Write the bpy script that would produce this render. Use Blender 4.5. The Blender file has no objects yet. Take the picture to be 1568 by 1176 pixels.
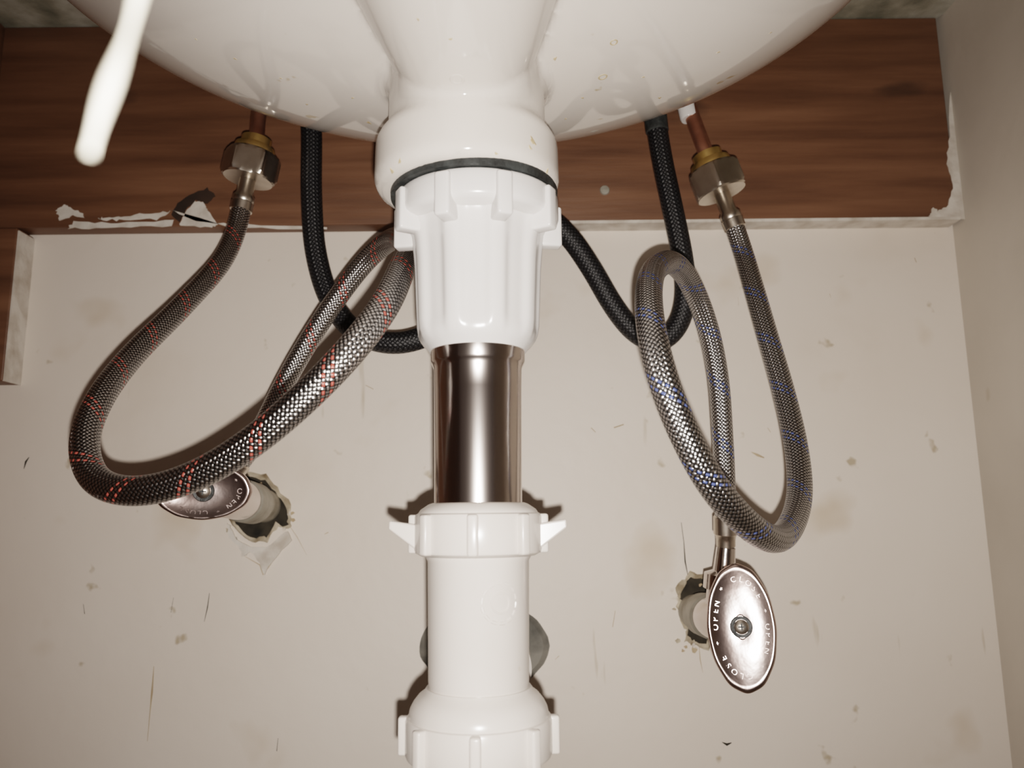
import bpy, bmesh, math, random
import numpy as np
from mathutils import Vector, Matrix
random.seed(4)
ZC=0.45
PITCH=math.radians(9.5); ROLL=math.radians(-0.6)
F=1176.0
S=bpy.context.scene
cam_d=bpy.data.cameras.new('camera'); cam=bpy.data.objects.new('camera',cam_d); S.collection.objects.link(cam)
RM=(Matrix.Rotation(math.pi/2+PITCH,4,'X')@Matrix.Rotation(ROLL,4,'Z'))
cam.matrix_world=Matrix.Translation((0,0,ZC))@RM
cam_d.sensor_width=36; cam_d.lens=27; cam_d.clip_start=0.005
cam_d.dof.use_dof=True; cam_d.dof.focus_distance=0.35; cam_d.dof.aperture_fstop=13
S.camera=cam
R3=RM.to_3x3()
def P(u,v,Y):
    d=R3@Vector(((u-784)/F,(588-v)/F,-1.0))
    t=Y/d.y
    return Vector((d.x*t,Y,d.z*t+ZC))
DY=0.29
AX=P(732,650,DY).x
def zA(v): return P(732,v,DY).z
def rp(hw,v):
    q=P(732,v,DY)-Vector((0,0,ZC))
    depth=-(R3.transposed()@q).z
    return hw/F*depth

# ---------- materials
def newmat(name):
    m=bpy.data.materials.new(name); m.use_nodes=True
    nt=m.node_tree; b=nt.nodes['Principled BSDF']
    return m,nt,b
def N(nt,t,**k):
    n=nt.nodes.new(t)
    for a,b in k.items(): setattr(n,a,b)
    return n
def ramp(nt,stops):
    r=N(nt,'ShaderNodeValToRGB'); cr=r.color_ramp
    while len(cr.elements)<len(stops): cr.elements.new(0.5)
    for e,(p,c) in zip(cr.elements,stops):
        e.position=p; e.color=(*c,1) if len(c)==3 else c
    return r
def noisy(name,stops,scale=10,rough=0.5,metal=0.0,bump=0.0,bscale=60,detail=5,stretch=(1,1,1)):
    m,nt,b=newmat(name)
    tc=N(nt,'ShaderNodeTexCoord'); mp=N(nt,'ShaderNodeMapping'); mp.inputs['Scale'].default_value=stretch
    nt.links.new(tc.outputs['Object'],mp.inputs[0])
    n=N(nt,'ShaderNodeTexNoise'); n.inputs['Scale'].default_value=scale; n.inputs['Detail'].default_value=detail
    nt.links.new(mp.outputs[0],n.inputs['Vector'])
    r=ramp(nt,stops); nt.links.new(n.outputs['Fac'],r.inputs[0]); nt.links.new(r.outputs[0],b.inputs['Base Color'])
    b.inputs['Roughness'].default_value=rough; b.inputs['Metallic'].default_value=metal
    if bump:
        n2=N(nt,'ShaderNodeTexNoise'); n2.inputs['Scale'].default_value=bscale; n2.inputs['Detail'].default_value=4
        nt.links.new(mp.outputs[0],n2.inputs['Vector'])
        bp=N(nt,'ShaderNodeBump'); bp.inputs['Strength'].default_value=bump; bp.inputs['Distance'].default_value=0.001
        nt.links.new(n2.outputs['Fac'],bp.inputs['Height']); nt.links.new(bp.outputs[0],b.inputs['Normal'])
    return m
def add_specks(m,scale,thr,col,stretch=(1,1,1),soft=0.05):
    nt=m.node_tree; b=nt.nodes['Principled BSDF']
    src=b.inputs['Base Color'].links[0].from_socket
    tc=N(nt,'ShaderNodeTexCoord'); n=N(nt,'ShaderNodeTexNoise'); n.inputs['Scale'].default_value=scale; n.inputs['Detail'].default_value=3
    mp=N(nt,'ShaderNodeMapping'); mp.inputs['Scale'].default_value=stretch
    nt.links.new(tc.outputs['Object'],mp.inputs[0]); nt.links.new(mp.outputs[0],n.inputs['Vector'])
    r=ramp(nt,[(thr,(0,0,0)),(thr+soft,(1,1,1))]); nt.links.new(n.outputs['Fac'],r.inputs[0])
    mx=N(nt,'ShaderNodeMix',data_type='RGBA'); nt.links.new(r.outputs[0],mx.inputs[0]); nt.links.new(src,mx.inputs[6]); mx.inputs[7].default_value=(*col,1)
    nt.links.new(mx.outputs[2],b.inputs['Base Color'])
M_wall=noisy('wall_paint',[(0.25,(0.62,0.53,0.44)),(0.42,(0.72,0.64,0.565)),(0.7,(0.76,0.69,0.62))],scale=5,rough=0.5,bump=0.25,bscale=90)
add_specks(M_wall,48,0.70,(0.46,0.38,0.28))
add_specks(M_wall,14,0.63,(0.62,0.52,0.42),soft=0.12)
add_specks(M_wall,30,0.73,(0.54,0.46,0.37),stretch=(2.5,1,0.35))
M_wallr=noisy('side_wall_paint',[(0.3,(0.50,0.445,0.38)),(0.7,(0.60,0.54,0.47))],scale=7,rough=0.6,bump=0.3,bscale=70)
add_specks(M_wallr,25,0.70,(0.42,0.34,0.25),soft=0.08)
M_wood=noisy('brown_wood',[(0.25,(0.090,0.043,0.024)),(0.5,(0.150,0.074,0.041)),(0.75,(0.205,0.106,0.061))],scale=14,rough=0.5,bump=0.2,bscale=60,stretch=(0.5,3,6),detail=8)
add_specks(M_wood,18,0.66,(0.060,0.032,0.020),stretch=(0.6,1,1.5),soft=0.12)
M_dwood=noisy('dark_wood_knot',[(0.3,(0.02,0.012,0.008)),(0.7,(0.05,0.028,0.018))],scale=60,rough=0.7)
M_plast=noisy('mouldy_plaster',[(0.3,(0.10,0.10,0.07)),(0.5,(0.30,0.28,0.22)),(0.65,(0.48,0.46,0.40))],scale=28,rough=0.9,bump=1.0,bscale=90,detail=8)
M_cement=noisy('cement_crumble',[(0.3,(0.20,0.15,0.09)),(0.6,(0.52,0.45,0.35))],scale=90,rough=0.95,bump=1,bscale=300)
M_dcem=noisy('dark_cement',[(0.3,(0.08,0.078,0.07)),(0.6,(0.22,0.21,0.185))],scale=60,rough=0.9,bump=0.6,bscale=120)
M_dark=noisy('hole_shade_and_crack',[(0.3,(0.010,0.009,0.007)),(0.7,(0.05,0.042,0.030))],scale=100,rough=0.95)
M_chip=noisy('paint_chip',[(0.3,(0.46,0.40,0.34)),(0.6,(0.66,0.61,0.55))],scale=80,rough=0.7,bump=0.6,bscale=200)
M_floor=noisy('cabinet_floor',[(0.3,(0.40,0.34,0.28)),(0.7,(0.52,0.46,0.38))],scale=8,rough=0.6)
M_cer=noisy('ceramic',[(0.3,(0.60,0.555,0.51)),(0.7,(0.655,0.61,0.565))],scale=9,rough=0.07)
add_specks(M_cer,60,0.71,(0.46,0.37,0.25),soft=0.03)
M_pl=noisy('white_plastic',[(0.3,(0.62,0.60,0.585)),(0.7,(0.66,0.64,0.625))],scale=30,rough=0.2)
M_pl2=noisy('cream_plastic',[(0.3,(0.58,0.535,0.495)),(0.7,(0.63,0.585,0.545))],scale=30,rough=0.22)
add_specks(M_pl2,70,0.70,(0.50,0.42,0.30))
M_rub=noisy('black_rubber',[(0.3,(0.012,0.013,0.013)),(0.7,(0.04,0.045,0.045))],scale=200,rough=0.5,bump=0.6,bscale=400)
M_chr=noisy('chrome',[(0.3,(0.62,0.56,0.53)),(0.7,(0.72,0.67,0.64))],scale=20,rough=0.14,metal=1,bump=0.12,bscale=120)
M_hdl=noisy('worn_chrome',[(0.3,(0.54,0.42,0.39)),(0.7,(0.72,0.61,0.58))],scale=60,rough=0.22,metal=1,bump=0.4,bscale=55)
M_tail=noisy('polished_steel_tube',[(0.3,(0.68,0.60,0.56)),(0.7,(0.78,0.71,0.67))],scale=40,rough=0.165,metal=1,bump=0.05,bscale=120,stretch=(1,1,0.1))
M_nick=noisy('nickel_nut',[(0.3,(0.55,0.49,0.42)),(0.7,(0.70,0.64,0.57))],scale=60,rough=0.30,metal=1,bump=0.1,bscale=200)
M_brass=noisy('brass',[(0.3,(0.60,0.40,0.13)),(0.7,(0.82,0.60,0.26))],scale=80,rough=0.32,metal=0.95,bump=0.2,bscale=200)
M_cop=noisy('copper',[(0.3,(0.36,0.16,0.10)),(0.7,(0.58,0.30,0.21))],scale=80,rough=0.38,metal=0.9)
M_galv=noisy('galvanised_pipe',[(0.3,(0.20,0.18,0.14)),(0.5,(0.34,0.32,0.27)),(0.7,(0.46,0.44,0.39))],scale=60,rough=0.55,metal=0.5,bump=0.5,bscale=150)
M_cord=noisy('white_cord',[(0.3,(0.46,0.43,0.35)),(0.7,(0.52,0.50,0.42))],scale=200,rough=0.8)
M_rust=noisy('rust_stain',[(0.3,(0.34,0.24,0.14)),(0.7,(0.5,0.40,0.28))],scale=90,rough=0.9)
M_lime=noisy('limescale_stain',[(0.3,(0.40,0.30,0.17)),(0.7,(0.52,0.43,0.29))],scale=300,rough=0.4)

def braid(name,base,hi,tracer,metal,n=16,s=1.1,rough=0.26,gap_shade=0.10,tm=0.9):
    m,nt,b=newmat(name); L=nt.links.new
    uv=N(nt,'ShaderNodeUVMap'); uv.uv_map='UVMap'
    sp=N(nt,'ShaderNodeSeparateXYZ'); L(uv.outputs[0],sp.inputs[0])
    def M(op,a,bb=None):
        q=N(nt,'ShaderNodeMath',operation=op)
        for i,x in enumerate((a,bb)):
            if x is None: continue
            if isinstance(x,(int,float)): q.inputs[i].default_value=x
            else: L(x,q.inputs[i])
        return q.outputs[0]
    x=M('MULTIPLY',sp.outputs[0],n); y=M('MULTIPLY',sp.outputs[1],n*s)
    a=M('ADD',x,y); c=M('SUBTRACT',x,y)
    fa=M('FLOOR',a); fc=M('FLOOR',c); ra=M('FRACT',a); rc=M('FRACT',c)
    par=M('PINGPONG',M('ADD',fa,fc),1)
    ha=M('SINE',M('MULTIPLY',ra,math.pi)); hc=M('SINE',M('MULTIPLY',rc,math.pi))
    la=M('MULTIPLY',ha,M('ADD',M('MULTIPLY',hc,0.45),0.55)); lc=M('MULTIPLY',hc,M('ADD',M('MULTIPLY',ha,0.45),0.55))
    ip=M('SUBTRACT',1,par)
    mixh=M('ADD',M('MULTIPLY',la,par),M('MULTIPLY',lc,ip))
    wa=M('SINE',M('MULTIPLY',ra,math.pi*8)); wc=M('SINE',M('MULTIPLY',rc,math.pi*8))
    w=M('ADD',M('MULTIPLY',wa,par),M('MULTIPLY',wc,ip))
    h=M('ADD',mixh,M('MULTIPLY',w,0.07))
    r=ramp(nt,[(0.15,tuple(q*gap_shade for q in base)),(0.5,base),(0.92,hi)]); L(h,r.inputs[0])  # shade between strands and bright crowns painted into colour by weave height
    col=r.outputs[0]
    if tracer:
        md=M('MODULO',M('ADD',fa,n*400),n)
        t1=M('LESS_THAN',M('ABSOLUTE',M('SUBTRACT',M('ABSOLUTE',M('SUBTRACT',md,3)),1)),0.5)
        tr=M('MULTIPLY',t1,par)
        tr=M('MULTIPLY',tr,M('GREATER_THAN',ha,0.5))
        tr=M('MULTIPLY',tr,tm)
        mx=N(nt,'ShaderNodeMix',data_type='RGBA'); L(tr,mx.inputs[0]); L(col,mx.inputs[6]); mx.inputs[7].default_value=(*tracer,1)
        col=mx.outputs[2]
        L(M('MULTIPLY',M('SUBTRACT',1,tr),metal),b.inputs['Metallic'])
    else: b.inputs['Metallic'].default_value=metal
    L(col,b.inputs['Base Color']); b.inputs['Roughness'].default_value=rough
    bp=N(nt,'ShaderNodeBump'); bp.inputs['Strength'].default_value=0.8; bp.inputs['Distance'].default_value=0.0004
    L(h,bp.inputs['Height']); L(bp.outputs[0],b.inputs['Normal'])
    return m
M_bred=braid('steel_braid_red',(0.32,0.31,0.305),(0.88,0.86,0.85),(0.40,0.045,0.022),1.0)
M_bblu=braid('steel_braid_blue',(0.32,0.315,0.315),(0.88,0.87,0.87),(0.015,0.05,0.24),1.0,tm=0.88)
M_bblk=braid('black_nylon_braid',(0.006,0.006,0.007),(0.020,0.020,0.023),None,0.0,n=14,rough=0.42)

# ---------- mesh helpers
def link(ob,parent=None):
    S.collection.objects.link(ob)
    if parent: ob.parent=parent
    return ob
def empty(name):
    e=bpy.data.objects.new(name,None); e.empty_display_size=0.02; S.collection.objects.link(e); return e
def mesh_obj(name,vs,fs,mat,parent=None,smooth=True,ang=35):
    me=bpy.data.meshes.new(name); me.from_pydata([tuple(v) for v in vs],[],fs); me.update()
    bm=bmesh.new(); bm.from_mesh(me); bmesh.ops.recalc_face_normals(bm,faces=bm.faces); bm.to_mesh(me); bm.free()
    me.materials.append(mat)
    if smooth:
        me.polygons.foreach_set('use_smooth',[True]*len(me.polygons))
        try: me.set_sharp_from_angle(angle=math.radians(ang))
        except Exception as e: print(e)
    return link(bpy.data.objects.new(name,me),parent)
def orient(origin,axis):
    z=Vector(axis).normalized()
    q=Vector((0,0,1)).rotation_difference(z)
    return Matrix.Translation(origin)@q.to_matrix().to_4x4()
def lathe(name,prof,mat,parent=None,origin=(0,0,0),axis=(0,0,1),segs=72,mod=None,sx=1,sy=1,cap=True,ang=35,spin=0):
    Mx=orient(origin,axis)@Matrix.Rotation(spin,4,'Z'); vs=[];fs=[]
    for r,z in prof:
        for i in range(segs):
            t=2*math.pi*i/segs
            rr=mod(t,z,r) if mod else r
            vs.append(Mx@Vector((rr*math.cos(t)*sx,rr*math.sin(t)*sy,z)))
    n=len(prof)
    for j in range(n-1):
        for i in range(segs):
            k=(i+1)%segs
            fs.append((j*segs+i,j*segs+k,(j+1)*segs+k,(j+1)*segs+i))
    if cap:
        fs.append(tuple(range(segs))); fs.append(tuple((n-1)*segs+i for i in range(segs)))
    return mesh_obj(name,vs,fs,mat,parent,ang=ang)
def box(name,size,mat,parent=None,Mx=None,bev=0.0,segs=3):
    bm=bmesh.new(); bmesh.ops.create_cube(bm,size=1.0)
    for v in bm.verts: v.co=Vector((v.co.x*size[0],v.co.y*size[1],v.co.z*size[2]))
    if bev: bmesh.ops.bevel(bm,geom=list(bm.edges),offset=bev,segments=segs,affect='EDGES',profile=0.5)
    if Mx is not None: bmesh.ops.transform(bm,matrix=Mx,verts=bm.verts)
    me=bpy.data.meshes.new(name); bm.to_mesh(me); bm.free(); me.materials.append(mat)
    if bev: 
        me.polygons.foreach_set('use_smooth',[True]*len(me.polygons))
        try: me.set_sharp_from_angle(angle=math.radians(50))
        except: pass
    return link(bpy.data.objects.new(name,me),parent)
def bx(name,lo,hi,mat,parent=None,bev=0.0):
    c=[(a+b)/2 for a,b in zip(lo,hi)]; s=[b-a for a,b in zip(lo,hi)]
    ob=box(name,s,mat,parent,bev=bev)
    ob.location=c
    return ob
def catmull(pts,step=0.0015):
    pts=[Vector(p) for p in pts]; out=[]
    ext=[2*pts[0]-pts[1]]+pts+[2*pts[-1]-pts[-2]]
    for i in range(1,len(ext)-2):
        p0,p1,p2,p3=ext[i-1:i+3]
        n=max(2,int((p2-p1).length/step))
        a=0.5
        t0=0;t1=t0+max((p1-p0).length,1e-6)**a;t2=t1+max((p2-p1).length,1e-6)**a;t3=t2+max((p3-p2).length,1e-6)**a
        for k in range(n):
            t=t1+(t2-t1)*k/n
            A1=(t1-t)/(t1-t0)*p0+(t-t0)/(t1-t0)*p1; A2=(t2-t)/(t2-t1)*p1+(t-t1)/(t2-t1)*p2; A3=(t3-t)/(t3-t2)*p2+(t-t2)/(t3-t2)*p3
            B1=(t2-t)/(t2-t0)*A1+(t-t0)/(t2-t0)*A2; B2=(t3-t)/(t3-t1)*A2+(t-t1)/(t3-t1)*A3
            out.append((t2-t)/(t2-t1)*B1+(t-t1)/(t2-t1)*B2)
    out.append(pts[-1])
    for _ in range(30):
        o2=out[:]
        for i in range(1,len(out)-1): o2[i]=(out[i-1]+2*out[i]+out[i+1])/4
        out=o2
    return out
def tube(name,pts,r,mat,parent=None,segs=32,step=0.0015):
    c=catmull(pts,step); n=len(c)
    T=[(c[min(i+1,n-1)]-c[max(i-1,0)]).normalized() for i in range(n)]
    up=Vector((0,1,0)); nrm=(up-T[0]*up.dot(T[0])).normalized()
    vs=[];L=0;Ls=[]
    rad=r if callable(r) else (lambda s:r)
    for i in range(n):
        if i: L+=(c[i]-c[i-1]).length
        Ls.append(L)
        nrm=(nrm-T[i]*nrm.dot(T[i])).normalized(); b=T[i].cross(nrm)
        for k in range(segs):
            t=2*math.pi*k/segs; vs.append(c[i]+(nrm*math.cos(t)+b*math.sin(t))*rad(L))
    fs=[];uvs=[]; circ=2*math.pi*rad(0)
    for i in range(n-1):
        for k in range(segs):
            k2=(k+1)%segs
            fs.append((i*segs+k,(i*segs+k2),(i+1)*segs+k2,(i+1)*segs+k))
            u0,u1=k/segs,(k+1)/segs; v0,v1=Ls[i]/circ,Ls[i+1]/circ
            uvs+= [(u0,v0),(u1,v0),(u1,v1),(u0,v1)]
    me=bpy.data.meshes.new(name); me.from_pydata([tuple(v) for v in vs],[],fs); me.update()
    uvl=me.uv_layers.new(name='UVMap')
    uvl.data.foreach_set('uv',[q for p in uvs for q in p])
    me.materials.append(mat); me.polygons.foreach_set('use_smooth',[True]*len(me.polygons))
    ob=link(bpy.data.objects.new(name,me),parent)
    bm=bmesh.new(); bm.from_mesh(me)
    bmesh.ops.holes_fill(bm,edges=[e for e in bm.edges if e.is_boundary])
    bmesh.ops.recalc_face_normals(bm,faces=bm.faces); bm.to_mesh(me); bm.free()
    return ob
def poly_px(name,pts,Y,mat,parent,lift=0.0006,jag=0.0,sub=1):
    q=[]
    for i in range(len(pts)):
        a=P(*pts[i],Y); b=P(*pts[(i+1)%len(pts)],Y)
        for k in range(sub):
            p=a.lerp(b,k/sub)
            if jag: p=p+Vector((random.uniform(-jag,jag),0,random.uniform(-jag,jag)))
            q.append(p)
    n=len(q); vs=[Vector((p.x,Y-lift,p.z)) for p in q]+[Vector((p.x,Y+0.0002,p.z)) for p in q]
    fs=[tuple(range(n))]+[(i,(i+1)%n,n+(i+1)%n,n+i) for i in range(n)]
    return mesh_obj(name,vs,fs,mat,parent,smooth=False)

# ---------- room
WY=0.50; XR=0.302; XL=-0.352; CZ=ZC+0.338
wb=bx('wall_back',(XL-0.02,WY,0),(XR+0.02,WY+0.02,CZ+0.03),M_wall)
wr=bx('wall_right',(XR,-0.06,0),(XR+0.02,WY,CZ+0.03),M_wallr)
wl=bx('wall_left',(XL-0.02,-0.06,0),(XL,WY,CZ+0.03),M_wood)
bx('floor',(XL-0.02,-0.06,-0.02),(XR+0.02,WY+0.02,0),M_floor)
BX=P(709,100,0.31).x; BY=0.29
def ceiling():
    n=128; vs=[];fs=[]
    y0,y1=0.03,WY; x0,x1=XL,XR
    for z in (CZ,CZ+0.03):
        for i in range(n):
            t=2*math.pi*i/n; c,s=math.cos(t),math.sin(t)
            vs.append((BX+0.2055*c,BY+0.163*s,z))
        for i in range(n):
            t=2*math.pi*i/n; c,s=math.cos(t),math.sin(t)
            k=min(((x1-BX)/c if c>0 else (x0-BX)/c) if abs(c)>1e-6 else 9,((y1-BY)/s if s>0 else (y0-BY)/s) if abs(s)>1e-6 else 9)
            vs.append((BX+k*c,BY+k*s,z))
    for i in range(n):
        j=(i+1)%n
        fs+= [(i,j,n+j,n+i),(2*n+i,2*n+j,3*n+j,3*n+i),(i,j,2*n+j,2*n+i),(n+i,n+j,3*n+j,3*n+i)]
    return mesh_obj('ceiling',vs,fs,M_plast,smooth=False)
ceiling()

# ---------- mounting board and cleat
BT=0.014; BF=WY-BT
zb=P(760,353,WY).z
brd=bx('wooden_wall_board',(XL+0.001,BF,zb),(XR-0.004,WY,CZ-0.001),M_wood,bev=0.0008)
def keep_parent(ch,par):
    ch.parent=par; ch.matrix_parent_inverse=Matrix.Translation(-par.location)
chips=[([(86,322),(98,314),(104,316),(126,327),(130,334),(112,330),(92,338)],.0006),([(150,336),(160,333),(200,330),(245,326),(262,324),(240,336),(190,338)],.0009),
([(275,346),(283,325),(299,308),(312,310),(318,322),(334,345),(322,348)],.0006),
([(1456,95),(1460,90),(1464,140),(1477,330),(1488,338),(1422,332),(1428,318),(1436,324),(1448,318),(1460,290),(1449,250),(1454,200)],.0007),
([(262,322),(350,348),(500,352),(500,348),(350,343),(300,338)],.0005),
([(112,340),(180,342),(268,338),(262,346),(170,350),(104,350)],.0008)]
for i,(c,j) in enumerate(chips):
    keep_parent(poly_px('paint_flake_%d'%(i+1),c,BF,M_chip,None,lift=0.0004,jag=j,sub=6),brd)
keep_parent(poly_px('dark_stain',[(262,330),(272,312),(290,298),(318,288),(330,300),(318,312),(300,306),(284,322),(276,340)],BF,M_dwood,None,lift=0.0002,jag=0.0006,sub=4),brd)
lip=bx('painted_lip',(P(870,350,WY).x,BF-0.0006,zb-0.0012),(XR-0.003,WY,zb+0.0008),M_chip); keep_parent(lip,brd)
sc=lathe('screw_head',[(0.0001,-0.0008),(0.003,-0.0006),(0.0034,0.0004)],M_galv,None,P(926,291,BF-0.0004),(0,1,0),segs=24); keep_parent(sc,brd)
zc0=P(28,590,WY).z; 
cl=bx('wooden_cleat',(XL+0.001,WY-0.018,zc0),(P(52,365,WY).x,WY,zb-0.0015),M_wood,bev=0.0008)
e=bx('pale_edge',(P(52,365,WY).x-0.0002,WY-0.017,zc0),(P(52,365,WY).x+0.0008,WY,zb-0.003),M_chip); keep_parent(e,cl)  # thin pale sheet over the cleat's side edge

# ---------- basin (implicit surface)
def smin(a,b,k):
    h=np.clip(0.5+0.5*(b-a)/k,0,1); return b*(1-h)+a*h-k*h*(1-h)
CXO=0.0030
def cone(x,y,z,A,B,ra,rb):
    A=np.array(A);B=np.array(B); ba=B-A; l2=(ba**2).sum()
    t=np.clip(((x-A[0])*ba[0]+(y-A[1])*ba[1]+(z-A[2])*ba[2])/l2,0,1)
    return np.sqrt((x-A[0]-t*ba[0])**2+(y-A[1]-t*ba[1])**2+(z-A[2]-t*ba[2])**2)-(ra+(rb-ra)*t)
def sdf(x,y,z):
    ex,ey,ez=0.215,0.17,0.13
    zz=z-0.300
    k0=np.sqrt((x/ex)**2+(y/ey)**2+(zz/ez)**2)+1e-9; k1=np.sqrt((x/ex**2)**2+(y/ey**2)**2+(zz/ez**2)**2)+1e-9
    d=k0*(k0-1)/k1
    ds=cone(x,y,z,(0.004,-0.004,0.194),(0.004,-0.125,0.252),0.034,0.080)
    dt=cone(x,y,z,(CXO,-0.022,0.172),(0.001,-0.125,0.234),0.0275,0.070)
    d=smin(d,ds,0.003)
    d=smin(d,dt,0.0015)
    rr=np.sqrt((x-CXO)**2+y**2)
    R=0.0368-(z-0.125)*0.02; rd=0.006; zm=0.1365; hh=0.0120
    qx=rr-(R-rd); qz=np.abs(z-zm)-(hh-rd)
    dc=np.minimum(np.maximum(qx,qz),0)+np.sqrt(np.maximum(qx,0)**2+np.maximum(qz,0)**2)-rd
    core=np.maximum(rr-(0.0315),np.abs(z-0.16)-0.03)
    d=smin(d,smin(core,dc,0.006),0.006)
    return d
def surface_nets(f,lo,hi,h):
    ax=[np.arange(a,b+h*0.5,h) for a,b in zip(lo,hi)]
    X,Y,Z=np.meshgrid(*ax,indexing='ij'); V=f(X,Y,Z); I=V<0
    c=np.zeros(tuple(s-1 for s in V.shape),int)
    for i in (0,1):
        for j in (0,1):
            for k in (0,1):
                c+=I[i:i+c.shape[0],j:j+c.shape[1],k:k+c.shape[2]]
    act=(c>0)&(c<8); idx=-np.ones(c.shape,int); idx[act]=np.arange(act.sum())
    ii=np.argwhere(act); p=np.array([a[0] for a in ax])+(ii+0.5)*h
    e=1e-5
    for _ in range(5):
        x,y,z=p.T; d=f(x,y,z)
        g=np.stack([f(x+e,y,z)-f(x-e,y,z),f(x,y+e,z)-f(x,y-e,z),f(x,y,z+e)-f(x,y,z-e)],1)/(2*e)
        gl=(g**2).sum(1)+1e-9
        step=(d/gl)[:,None]*g
        sl=np.linalg.norm(step,axis=1,keepdims=True)+1e-12
        p=p-step*np.minimum(1,0.5*h/sl)
    F_=[]
    a=np.argwhere(I[:-1,1:-1,1:-1]!=I[1:,1:-1,1:-1]); i,j,k=a[:,0],a[:,1]+1,a[:,2]+1
    F_.append(np.stack([idx[i,j-1,k-1],idx[i,j,k-1],idx[i,j,k],idx[i,j-1,k]],1))
    a=np.argwhere(I[1:-1,:-1,1:-1]!=I[1:-1,1:,1:-1]); i,j,k=a[:,0]+1,a[:,1],a[:,2]+1
    F_.append(np.stack([idx[i-1,j,k-1],idx[i,j,k-1],idx[i,j,k],idx[i-1,j,k]],1))
    a=np.argwhere(I[1:-1,1:-1,:-1]!=I[1:-1,1:-1,1:]); i,j,k=a[:,0]+1,a[:,1]+1,a[:,2]
    F_.append(np.stack([idx[i-1,j-1,k],idx[i,j-1,k],idx[i,j,k],idx[i-1,j,k]],1))
    return p,np.concatenate(F_)
p,fq=surface_nets(sdf,(-0.225,-0.205,0.118),(0.225,0.178,0.3475),0.0020)
p=p+np.array([BX,BY,ZC])
basin=mesh_obj('wash_basin',p.tolist(),[tuple(q) for q in fq.tolist()],M_cer,ang=180)
def on_basin(u,v):
    d=(P(u,v,0.3)-Vector((0,0,ZC))).normalized(); t=0.05
    for _ in range(300):
        q=d*t; s=float(sdf(np.array(q.x-BX),np.array(q.y-BY),np.array(q.z)))
        if abs(s)<1e-5: break
        t+=s*0.7
        if t>0.7: return None
    e=1e-4; f=lambda a,b,c: float(sdf(np.array(a-BX),np.array(b-BY),np.array(c)))
    n=Vector((f(q.x+e,q.y,q.z)-f(q.x-e,q.y,q.z),f(q.x,q.y+e,q.z)-f(q.x,q.y-e,q.z),f(q.x,q.y,q.z+e)-f(q.x,q.y,q.z-e))).normalized()
    return q+Vector((0,0,ZC)),n
for i,(u,v,r,ring) in enumerate([(923,118,.0019,1),(940,65,.0015,1),(816,216,.0018,0),(812,226,.0010,0),(612,247,.0010,0),(700,122,.0024,1),(540,150,.0008,0),(866,182,.0010,0),(1010,150,.0012,0),(985,118,.0008,0),(565,188,.0017,0),(690,60,.0007,0),(470,160,.0008,0),(892,150,.0008,0),(360,90,.0008,0),(1100,80,.0009,0),(850,90,.0011,0),(600,262,.0012,0),(838,262,.0010,0),(430,120,.0007,0),(760,235,.0007,0),(640,30,.0006,0),(1180,50,.0007,0),(300,60,.0006,0)]):
    h=on_basin(u,v)
    if not h: continue
    q,n=h
    if ring: lathe('stain_ghost_ring_%d'%(i+1),[(r*0.65,-0.0001),(r*0.75,0.00012),(r,0.00012),(r*1.1,-0.0001)],M_lime if i!=5 else M_cer,basin,q,n,segs=24,cap=False)  # ceramic ring imitates a faint flash ghost; the limescale rings are stains
    else: lathe('stain_%d'%(i+1),[(0.00005,0.00012),(r*0.8,0.0001),(r,-0.0001)],M_lime,basin,q,n,segs=20,sx=1,sy=0.6,mod=lambda t,z,r_:r_*(1+0.25*math.sin(3*t)+0.15*math.sin(5*t)))

# ---------- drain assembly
drain=empty('sink_drain_pipe')
O=(AX,DY,0)
def dprof(l): return [(rp(hw,v),zA(v)) for v,hw in l]
zb0=ZC+0.1245
OG=(AX-0.0012,DY,0)
lathe('rubber_gasket',[(0.02,zb0+0.003),(0.0322,zb0+0.003),(0.0332,zb0+0.001),(0.0330,zb0-0.0020),(0.02,zb0-0.0022)],M_rub,drain,OG)
NL=9; off=math.radians(-90-62+2)
def near(t):
    a=((t-off)%(2*math.pi/NL)); a=min(a,2*math.pi/NL-a); return a
zr=zA(352); zbm=zA(530)
def nmod(t,z,r):
    a=near(t)
    if z<zr and z>zbm:
        k=1/(1+math.exp((a-0.15)/0.03)); fade=min(1,(z-zbm)/0.008)
        return r*((0.925+0.08*k)*fade+(1-fade))
    return r
lathe('lock_nut',dprof([(308,50),(308,114),(310,121),(314,123.5),(340,124),(346,122),(350,116),(353,106),(360,103),(385,100),(410,98),(440,97),(470,96),(500,95),(512,93),(522,89),(530,83),(536,77),(540,74),(540,60)]),M_pl,drain,O,segs=180,mod=nmod,ang=40)
for i in range(NL):
    t=off+i*2*math.pi/NL
    z0,z1=zA(374),zA(313)
    r0,r1=0.0245,0.0338
    Mx=Matrix.Translation((AX,DY,(z0+z1)/2))@Matrix.Rotation(t,4,'Z')@Matrix.Translation(((r0+r1)/2,0,0))
    box('lug_%d'%(i+1),(r1-r0,0.0060,z1-z0),M_pl,drain,Mx,bev=0.0011)
lathe('tailpiece',dprof([(525,72),(556,72),(560,70),(566,67.3),(600,67),(800,67)]),M_tail,drain,O,segs=96)
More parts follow.
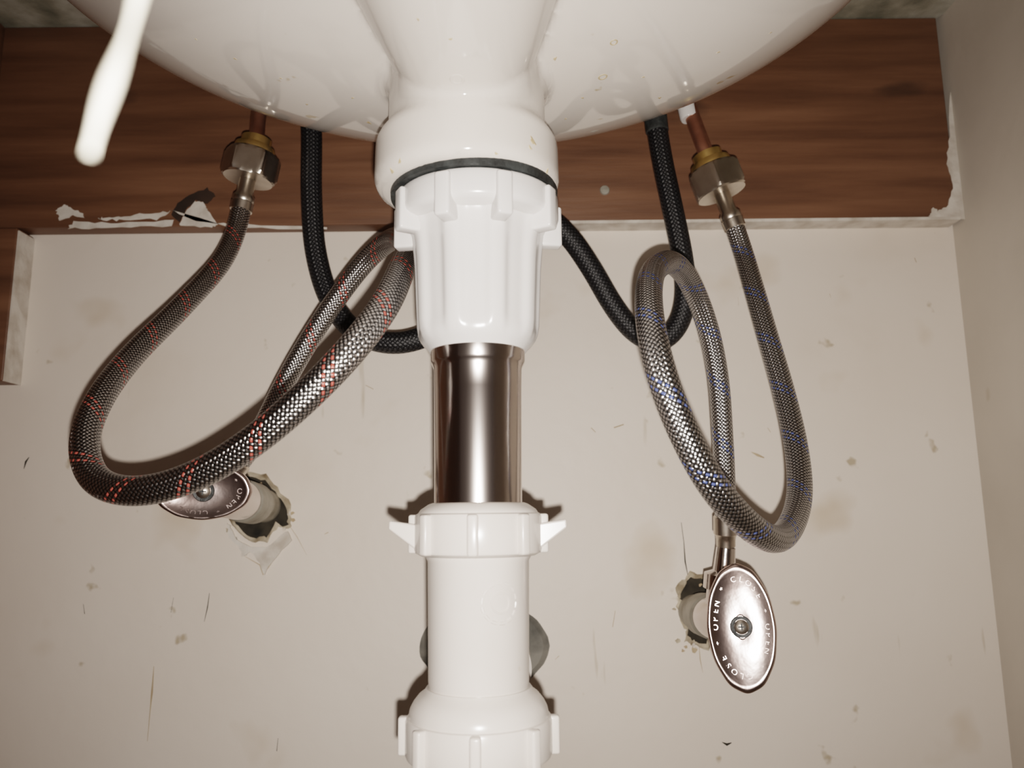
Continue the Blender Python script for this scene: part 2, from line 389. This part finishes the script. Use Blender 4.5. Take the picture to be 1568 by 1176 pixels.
def nut(name,v0,v1,hw,lugN,phase,mat):
    z0,z1=zA(v1),zA(v0); R=rp(hw,(v0+v1)/2); h=z1-z0
    prof=[(R*0.62,z1),(R*0.86,z1),(R*0.92,z1-h*0.05),(R*0.935,z1-h*0.12),(R*0.935,z1-h*0.86),(R*0.92,z1-h*0.93),(R*0.84,z0),(R*0.6,z0)]
    lathe(name,prof,mat,drain,O,segs=120)
    for i in range(lugN):
        t=phase+i*2*math.pi/lugN
        Mx=Matrix.Translation((AX,DY,(z0+z1)/2))@Matrix.Rotation(t,4,'Z')@Matrix.Translation((R*0.935,0,0))
        box(name+'_rib_%d'%(i+1),(R*0.19,0.0038,h*0.9),mat,drain,Mx,bev=0.0009)
nut('slip_nut',784,850,104,8,math.radians(-92),M_pl2)
lathe('slip_nut_collar',dprof([(770,66),(770,70),(772,76),(780,88),(786,92),(790,92)]),M_pl2,drain,O)
for s in (-1,1):
    zt,zm=zA(796),zA(842)
    R=rp(96,820); R2=rp(134,820)
    pts=[(R*0.95,zt-0.0015),(R2,zt),(R2+0.0002,zt-0.003),(R*1.06,zm+0.002),(R*0.95,zm)]
    t=0.0022; vs=[];n=len(pts)
    for dy in (-t,t):
        for r,z in pts: vs.append((AX+s*r,DY+dy-0.003,z))
    fs=[tuple(range(n)),tuple(range(n,2*n))]+[(i,(i+1)%n,n+(i+1)%n,n+i) for i in range(n)]
    w=mesh_obj('wing_%d'%(1 if s<0 else 2),vs,fs,M_pl2,drain,smooth=False)
    bm=w.modifiers.new('b','BEVEL'); bm.width=0.0007; bm.segments=3
lathe('waste_pipe',dprof([(845,80),(853,80),(858,77.5),(1040,77),(1052,76)]),M_pl2,drain,O,segs=96)
lathe('trap_socket',dprof([(1050,60),(1050,80),(1056,84),(1062,92),(1072,100),(1082,105),(1092,107),(1100,107)]),M_pl2,drain,O)
nut('trap_nut',1092,1158,120,8,math.radians(-92+2),M_pl2)
def stamp():
    R=rp(77,915); zc=zA(916); a0=math.radians(-90+27); 
    def ring(name,rad,w,n=64,gap=None):
        vs=[];fs=[]
        for i in range(n):
            t=2*math.pi*i/n
            for q,lift in ((rad-w,-0.0001),(rad-w*0.5,0.0003),(rad+w*0.5,0.0003),(rad+w,-0.0001)):
                dx=q*math.cos(t);dz=q*math.sin(t); a=a0+dx/R
                vs.append((AX+(R+lift)*math.cos(a),DY+(R+lift)*math.sin(a),zc+dz))
        for i in range(n):
            if gap and i%gap==0: continue
            j=(i+1)%n
            for k in range(3): fs.append((i*4+k,i*4+k+1,j*4+k+1,j*4+k))
        mesh_obj(name,vs,fs,M_pl2,drain)
    ring('stamp_inner',0.0034,0.0004); ring('stamp_outer',0.0068,0.0007,gap=3,n=42)
stamp()
zo=P(742,990,WY).z
tp=[(AX,DY,zA(1140)),(AX,DY,zA(1140)-0.05),(AX,DY+0.012,zA(1140)-0.085),(AX,DY+0.045,zA(1140)-0.105),(AX,DY+0.078,zA(1140)-0.085),(AX,DY+0.09,zA(1140)-0.05),(AX,DY+0.095,zo-0.02),(AX,DY+0.12,zo-0.002),(AX,DY+0.16,zo),(AX,WY+0.002,zo)]
tube('trap_bend',tp,0.0175,M_pl2,drain,segs=40,step=0.003)
lathe('trap_outlet_nut',[(0.017,-0.012),(0.022,-0.011),(0.022,0.011),(0.017,0.012)],M_pl2,drain,(AX,DY+0.15,zo),(0,1,0))

# ---------- irregular wall holes
def hole_round(name,u,v,rx,rz,thick=0.004,inner=0.75,seed=0,chunk=M_cement,jag=0.18):
    rnd=random.Random(seed); c=P(u,v,WY); n=60; k=[1+rnd.uniform(-jag,jag) for _ in range(n)]
    k=[(k[i-1]+k[i]*1.5+k[(i+1)%n])/3.5 for i in range(n)]
    root=empty(name)
    rings=[(1.0,0.0006),(0.95,-0.0006),(0.88,-thick),(inner*1.05,-thick*0.7),(inner,0.0006)]
    vs=[];fs=[]
    for f,y in rings:
        for i in range(n):
            t=2*math.pi*i/n
            vs.append((c.x+rx*f*k[i]*math.cos(t),WY+y,c.z+rz*f*k[i]*math.sin(t)))
    for j in range(len(rings)-1):
        for i in range(n): fs.append((j*n+i,j*n+(i+1)%n,(j+1)*n+(i+1)%n,(j+1)*n+i))
    mesh_obj('mortar_ring',vs,fs,chunk,root,smooth=False)
    vs=[(c.x+rx*inner*1.02*k[i]*math.cos(2*math.pi*i/n),WY-0.0006,c.z+rz*inner*1.02*k[i]*math.sin(2*math.pi*i/n)) for i in range(n)]
    mesh_obj('opening_shade',vs,[tuple(range(n))],M_dark,root,smooth=False)  # flat dark face, hole's inner shade painted as colour
    return root
hole_round('wall_waste_hole',742,990,0.0415,0.0275,seed=8,inner=0.62,thick=0.003,chunk=M_dcem,jag=0.03)
def hole_poly(name,pts,seed,wid=0.003):
    rnd=random.Random(seed); root=empty(name)
    q=[]
    for i in range(len(pts)):
        a=P(*pts[i],WY); b=P(*pts[(i+1)%len(pts)],WY)
        for k in range(4): q.append(a.lerp(b,k/4)+Vector((rnd.uniform(-.0007,.0007),0,rnd.uniform(-.0007,.0007))))
    n=len(q); c=sum(q,Vector())/n
    w=[wid*rnd.uniform(0.15,1.5) for _ in range(n)]
    w=[(w[i-1]+w[i]*2+w[(i+1)%n])/4 for i in range(n)]
    vs=[];fs=[]
    for j in range(3):
        for i in range(n):
            d=(q[i]-c).normalized()
            o=q[i]+d*(w[i]*(0,0.5,1)[j])
            vs.append(Vector((o.x,WY-(0.0004,0.0007+rnd.uniform(0,0.0006),-0.0003)[j],o.z)))
    for j in range(2):
        for i in range(n): fs.append((j*n+i,j*n+(i+1)%n,(j+1)*n+(i+1)%n,(j+1)*n+i))
    mesh_obj('broken_plaster_edge',vs,fs,M_cement,root,smooth=False)
    mesh_obj('opening_shade',[Vector((p_.x,WY-0.0004,p_.z)) for p_ in q],[tuple(range(n))],M_dark,root,smooth=False)  # no recess here: near-black sheet painted as the shade inside the hole
    return root
hole_poly('wall_pipe_hole',[(352,742),(378,728),(406,736),(426,758),(440,782),(441,803),(431,808),(421,800),(409,822),(388,824),(368,812),(356,790)],3,wid=0.004)
hole_poly('wall_pipe_hole.001',[(1044,905),(1056,884),(1078,886),(1090,902),(1092,955),(1080,985),(1062,982),(1050,970),(1056,956),(1044,944),(1050,928),(1041,918)],5,wid=0.0045)
def crack(name,pts,w=0.0007,mat=M_dark):
    q=[P(u,v,WY) for u,v in pts]; vs=[];fs=[]
    for i,p_ in enumerate(q):
        d=(q[min(i+1,len(q)-1)]-q[max(i-1,0)]).normalized(); nn=Vector((-d.z,0,d.x)); ww=w*(0.25+random.random()*0.6)*(0.3 if i in(0,len(q)-1) else 1)
        for s in (-1,1):
            vs.append(p_+nn*ww*s+Vector((0,-0.0003,0)))
    for i in range(len(q)-1): fs.append((2*i,2*i+1,2*i+3,2*i+2))
    keep_parent(mesh_obj(name,vs,fs,mat,None,smooth=False),wb)
for i,(pts,w,m) in enumerate([([(37,718),(40,707),(45,700)],0.0008,M_dark),([(313,952),(318,930),(321,908)],0.0007,M_dark),([(262,938),(266,915)],0.0006,M_dark),
 ([(424,1150),(426,1130)],0.0008,M_dark),([(226,1135),(230,1090),(233,1060),(236,1020)],0.0008,M_rust),([(1043,800),(1047,830),(1049,860),(1054,885)],0.0006,M_dark),
 ([(1150,692),(1160,697),(1170,701)],0.0012,M_rust),([(1105,1136),(1113,1140),(1120,1137)],0.0010,M_dark),([(1070,985),(1072,1010),(1076,1030)],0.0005,M_rust),
 ([(372,850),(398,865),(403,880),(412,868),(440,828)],0.0006,M_rust),([(362,822),(368,840),(378,850)],0.0007,M_dark),([(440,800),(455,822),(470,850)],0.0004,M_rust),
 ([(1130,455),(1131,468)],0.0006,M_rust),([(940,655),(955,650)],0.0016,M_rust),([(1500,300),(1492,270),(1485,235)],0.0005,M_dark),([(128,925),(130,940)],0.0007,M_dark),
 ([(497,818),(503,815)],0.0012,M_rust),([(938,960),(942,935)],0.0007,M_rust),([(850,1010),(856,1004)],0.0008,M_rust),([(1400,395),(1403,402)],0.0008,M_rust),([(650,1130),(655,1124)],0.0008,M_rust),
 ([(1175,655),(1180,662)],0.0010,M_rust),([(1270,450),(1272,456)],0.0010,M_rust),([(560,590),(572,596)],0.0010,M_rust),([(905,655),(912,662)],0.0012,M_rust)]):
    crack('crack_%d'%(i+1),pts,w,m)
rnd=random.Random(11)
for k,(cu,cv,ru,rv,n_) in enumerate([(400,790,50,46,12),(1054,932,24,60,14)]):
    for i in range(n_):
        t=rnd.uniform(0,2*math.pi); u=cu+ru*math.cos(t)*rnd.uniform(0.8,1.2); v=cv+rv*math.sin(t)*rnd.uniform(0.8,1.2); s=rnd.uniform(2,5)
        pts=[(u+s*rnd.uniform(0.5,1.3)*math.cos(a),v+s*rnd.uniform(0.5,1.3)*math.sin(a)) for a in [j*math.pi/3 for j in range(6)]]
        keep_parent(poly_px('plaster_crumb_%d_%d'%(k+1,i+1),pts,WY,rnd.choice([M_cement,M_chip,M_rust]),None,lift=rnd.uniform(0.0004,0.0015),jag=0.0002,sub=2),wb)
keep_parent(poly_px('torn_paper',[(348,800),(352,824),(366,836),(372,852),(385,846),(398,862),(405,880),(425,850),(448,826),(440,812),(428,824),(408,838),(384,838),(364,826),(354,806)],WY,M_chip,None,lift=0.0014,jag=0.0006,sub=3),wb)

# ---------- hoses
def hexnut(name,A,ax,R,h,mat,par,spin=0):
    def m(t,z,r):
        a=(t%(math.pi/3))-math.pi/6
        hx=R*math.cos(math.pi/6)/math.cos(a)
        return min(hx,r)
    prof=[(R*0.5,-h/2),(R*0.86,-h/2),(R*0.93,-h*0.45),(R*1.0,-h*0.34),(R*1.0,h*0.34),(R*0.93,h*0.45),(R*0.86,h/2),(R*0.5,h/2)]
    return lathe(name,prof,mat,par,A,ax,segs=96,mod=m,ang=25,spin=spin)
def supply(name,pts,mat,top,r=0.0057):
    root=empty(name)
    W=[P(*q) for q in pts]
    tube('braided_tube',W,r,mat,root)
    T=[P(*q) for q in top]
    d=(T[1]-W[0]).normalized()
    L=(T[1]-W[0]).length
    lathe('crimp_ferrule',[(0.0055,-0.003),(0.0065,-0.002),(0.0066,0.003),(0.0060,0.0036),(0.0064,0.0045),(0.0064,0.007),(0.005,0.009),(0.0046,L)],M_nick,root,W[0],d,segs=40)
    hexnut('swivel_nut',T[1],d,0.0168,0.0170,M_nick,root,spin=0.25)
    lathe('brass_olive_nut',[(0.012,0.007),(0.0125,0.0100),(0.0118,0.0130),(0.0090,0.0135),(0.0090,0.0185),(0.005,0.019)],M_brass,root,T[1],d,segs=40)
    e=T[2]; 
    tube('copper_tube',[T[1]+d*0.012,T[1]+d*0.02,T[1].lerp(e,0.7),e],0.0046,M_cop,root,segs=24)
    b=(W[-1]-W[-2]).normalized()
    lathe('lower_crimp_ferrule',[(0.0056,-0.004),(0.0066,-0.003),(0.0066,0.006),(0.0055,0.0075),(0.0052,0.010),(0.0052,0.013)],M_nick,root,W[-1],b,segs=40)
    return root,W,b
LH=[(370,318,.44),(362,352,.435),(340,400,.42),(278,470,.39),(200,548,.355),(148,620,.325),(128,680,.31),(145,735,.30),(205,753,.29),(285,735,.283),(375,685,.275),(455,620,.268),(530,545,.268),(585,475,.28),(614,415,.305),(624,378,.345),(600,366,.385),(560,400,.405),(510,465,.415),(462,540,.42),(430,598,.425),(402,655,.43),(378,695,.432),(362,715,.432)]
RH=[(1124,345,.44),(1136,380,.437),(1154,440,.425),(1177,520,.41),(1200,600,.395),(1220,690,.375),(1224,765,.355),(1196,824,.325),(1150,808,.30),(1092,745,.285),(1048,665,.278),(1018,590,.278),(1000,520,.285),(993,455,.305),(1003,412,.335),(1030,402,.36),(1058,435,.385),(1085,505,.405),(1100,580,.415),(1106,660,.42),(1110,740,.425),(1111,800,.43)]
rl,WL,bl=supply('braided_supply_hose',LH,M_bred,[(374,290,.44),(384,256,.44),(398,165,.445)])
rr_,WRt,br=supply('braided_supply_hose.001',RH,M_bblu,[(1112,312,.44),(1098,278,.44),(1053,160,.445)])
wt=P(1053,170,.445)
lathe('plastic_sleeve',[(0.005,-0.006),(0.0056,-0.005),(0.0056,0.012),(0.005,0.013)],M_pl,rr_,wt,(P(1048,150,.446)-wt),segs=24)

BH=[(473,150,.452),(477,200,.452),(477,300,.452),(484,390,.452),(508,465,.45),(550,512,.445),(610,526,.44),(670,505,.44),(725,440,.44),(765,350,.44),(810,322,.44),(862,352,.445),(905,410,.45),(940,470,.455),(975,512,.46),(1010,525,.462),(1038,500,.46),(1050,455,.456),(1046,400,.453),(1030,320,.452),(1015,250,.452),(1005,190,.452),(1000,150,.452)]
bh=empty('black_faucet_hose')
tube('nylon_tube',[P(*q) for q in BH],0.0065,M_bblk,bh)
a=P(1005,190,.452); lathe('hose_end_ferrule',[(0.006,-0.006),(0.0072,-0.005),(0.0072,0.010),(0.006,0.012)],M_rub,bh,a,(P(1000,150,.452)-a),segs=32)

# ---------- shut-off valves
def valve(name,wallpt,handle,hosepts,rx,ry,spin,face=(0.12,-1,0.0)):
    root=empty(name)
    Wp=P(*wallpt); H=P(*handle); ax=(H-Wp).normalized(); L=(H-Wp).length
    lathe('wall_stub',[(0.0105,-0.004),(0.0108,L*0.2),(0.0125,L*0.22),(0.0125,L*0.42),(0.011,L*0.44)],M_galv,root,Wp,ax,segs=48)
    lathe('valve_body',[(0.009,L*0.40),(0.0115,L*0.42),(0.0115,L*0.72),(0.0095,L*0.76),(0.0085,L*0.80),(0.0085,L*0.90),(0.004,L*0.91),(0.004,L*1.0)],M_chr,root,Wp,ax,segs=48)
    B=Wp+ax*(L*0.60)
    E=hosepts
    d=(E-B)
    lathe('outlet',[(0.0085,0.0),(0.0085,d.length*0.40),(0.0105,d.length*0.42),(0.0105,d.length*0.42+0.008),(0.006,d.length*0.42+0.010),(0.0052,d.length)],M_chr,root,B,d,segs=48)
    n=Vector(face).normalized()
    z=n; x=Vector((0,0,1)).cross(z).normalized(); y=z.cross(x)
    Mh=Matrix((x,y,z)).transposed().to_4x4(); Mh=Matrix.Translation(H)@Mh@Matrix.Rotation(spin,4,'Z')
    prof=[(0.0,0.0012),(0.18,0.0012),(0.2,0.0004),(0.34,0.0002),(0.55,0.0006),(0.78,0.0014),(0.88,0.0022),(0.93,0.0025),(0.97,0.0022),(1.0,0.0012),(1.0,-0.0012),(0.95,-0.003),(0.6,-0.0045),(0.2,-0.006)]
    vs=[];fs=[];seg=96
    for r,zz in prof:
        r=max(r,0.001)
        for i in range(seg):
            t=2*math.pi*i/seg; sc_=1+0.006*math.cos(12*t)*(r>0.9)
            vs.append(Mh@Vector((rx*r*sc_*math.cos(t),ry*r*sc_*math.sin(t),zz)))
    for j in range(len(prof)-1):
        for i in range(seg): fs.append((j*seg+i,j*seg+(i+1)%seg,(j+1)*seg+(i+1)%seg,(j+1)*seg+i))
    mesh_obj('oval_handle',vs,fs,M_hdl,root,ang=50)
    lathe('handle_screw',[(0.0001,0.0032),(0.0022,0.0030),(0.0034,0.0022),(0.0036,0.0008)],M_nick,root,H,n,segs=32)
    lathe('screw_washer',[(0.0036,0.0012),(0.0050,0.0014),(0.0054,0.0006)],M_rub,root,H,n,segs=32,cap=False)
    for a in (0,math.pi/2):
        box('screw_slot_%d'%(1 if a==0 else 2),(0.0034,0.0007,0.0006),M_rub,root,Mh@Matrix.Rotation(a,4,'Z')@Matrix.Translation((0,0,0.0031)))
    txt='OPEN * CLOSE * OPEN * CLOSE * '
    M_=720; cum=[0]; pt=lambda t:(rx*0.75*math.cos(t),ry*0.75*math.sin(t))
    for i in range(M_):
        a_=pt(2*math.pi*i/M_); b_=pt(2*math.pi*(i+1)/M_); cum.append(cum[-1]+math.hypot(a_[0]-b_[0],a_[1]-b_[1]))
    for i,ch in enumerate(txt):
        if ch==' ': continue
        target=cum[-1]*i/len(txt); k=next(j for j in range(M_+1) if cum[j]>=target); t=-2*math.pi*k/M_
        cu=bpy.data.curves.new('letter','FONT'); cu.body=ch; cu.size=0.0038; cu.extrude=0.0004; cu.align_x='CENTER'; cu.align_y='CENTER'
        tmp=bpy.data.objects.new('t',cu); S.collection.objects.link(tmp)
        me=bpy.data.meshes.new_from_object(tmp.evaluated_get(bpy.context.evaluated_depsgraph_get())); bpy.data.objects.remove(tmp)
        ob=link(bpy.data.objects.new('letter_%d'%(i+1),me),root)
        px,py=pt(t); nx,ny=math.cos(t)/rx,math.sin(t)/ry
        me.transform(Mh@Matrix.Translation((px,py,0.00115))@Matrix.Rotation(-math.pi/2+math.atan2(ny,nx),4,'Z'))
        me.materials.clear(); me.materials.append(M_hdl)
    return root
valve('shutoff_valve',(405,775,.5),(312,752,.395),WL[-1]+bl*0.014,0.0235,0.0145,0.0,face=(0.2,-1,-0.10))
valve('shutoff_valve.001',(1064,936,.5),(1135,960,.395),WRt[-1]+br*0.014,0.0165,0.0305,0.03,face=(-0.20,-1,0.12))

# ---------- hanging cord close to the lens
cord=empty('hanging_cord')
def cr(s): return 0.00036*(1+0.35*math.sin(s*650+1))*(1+5.5*s)
cp=[P(222,-60,.051),P(212,0,.051),P(196,60,.051),P(172,120,.050),P(150,180,.050),P(141,210,.050),P(137,236,.050)]
tube('string',cp,cr,M_cord,cord,segs=16,step=0.0006)
top=P(222,-60,.051)
tube('string_upper',[top,Vector((top.x+0.002,0.054,CZ-0.1)),Vector((top.x+0.002,0.054,CZ))],0.00036,M_cord,cord,segs=12,step=0.004)

# ---------- light: phone flash just below the lens
ld=bpy.data.lights.new('phone_flash','SPOT'); ld.energy=8.2; ld.shadow_soft_size=0.0022; ld.color=(1.0,0.93,0.865)
ld.spot_size=math.radians(118); ld.spot_blend=1.0
lo=bpy.data.objects.new('phone_flash',ld); lo.matrix_world=Matrix.Translation((0.003,-0.004,ZC-0.013))@RM; S.collection.objects.link(lo)
w=bpy.data.worlds.new('world'); S.world=w; w.use_nodes=True
w.node_tree.nodes['Background'].inputs[0].default_value=(0.9,0.66,0.56,1); w.node_tree.nodes['Background'].inputs[1].default_value=0.045
S.view_settings.view_transform='Filmic'
try: S.view_settings.look='Medium High Contrast'
except Exception as ex: print(ex)
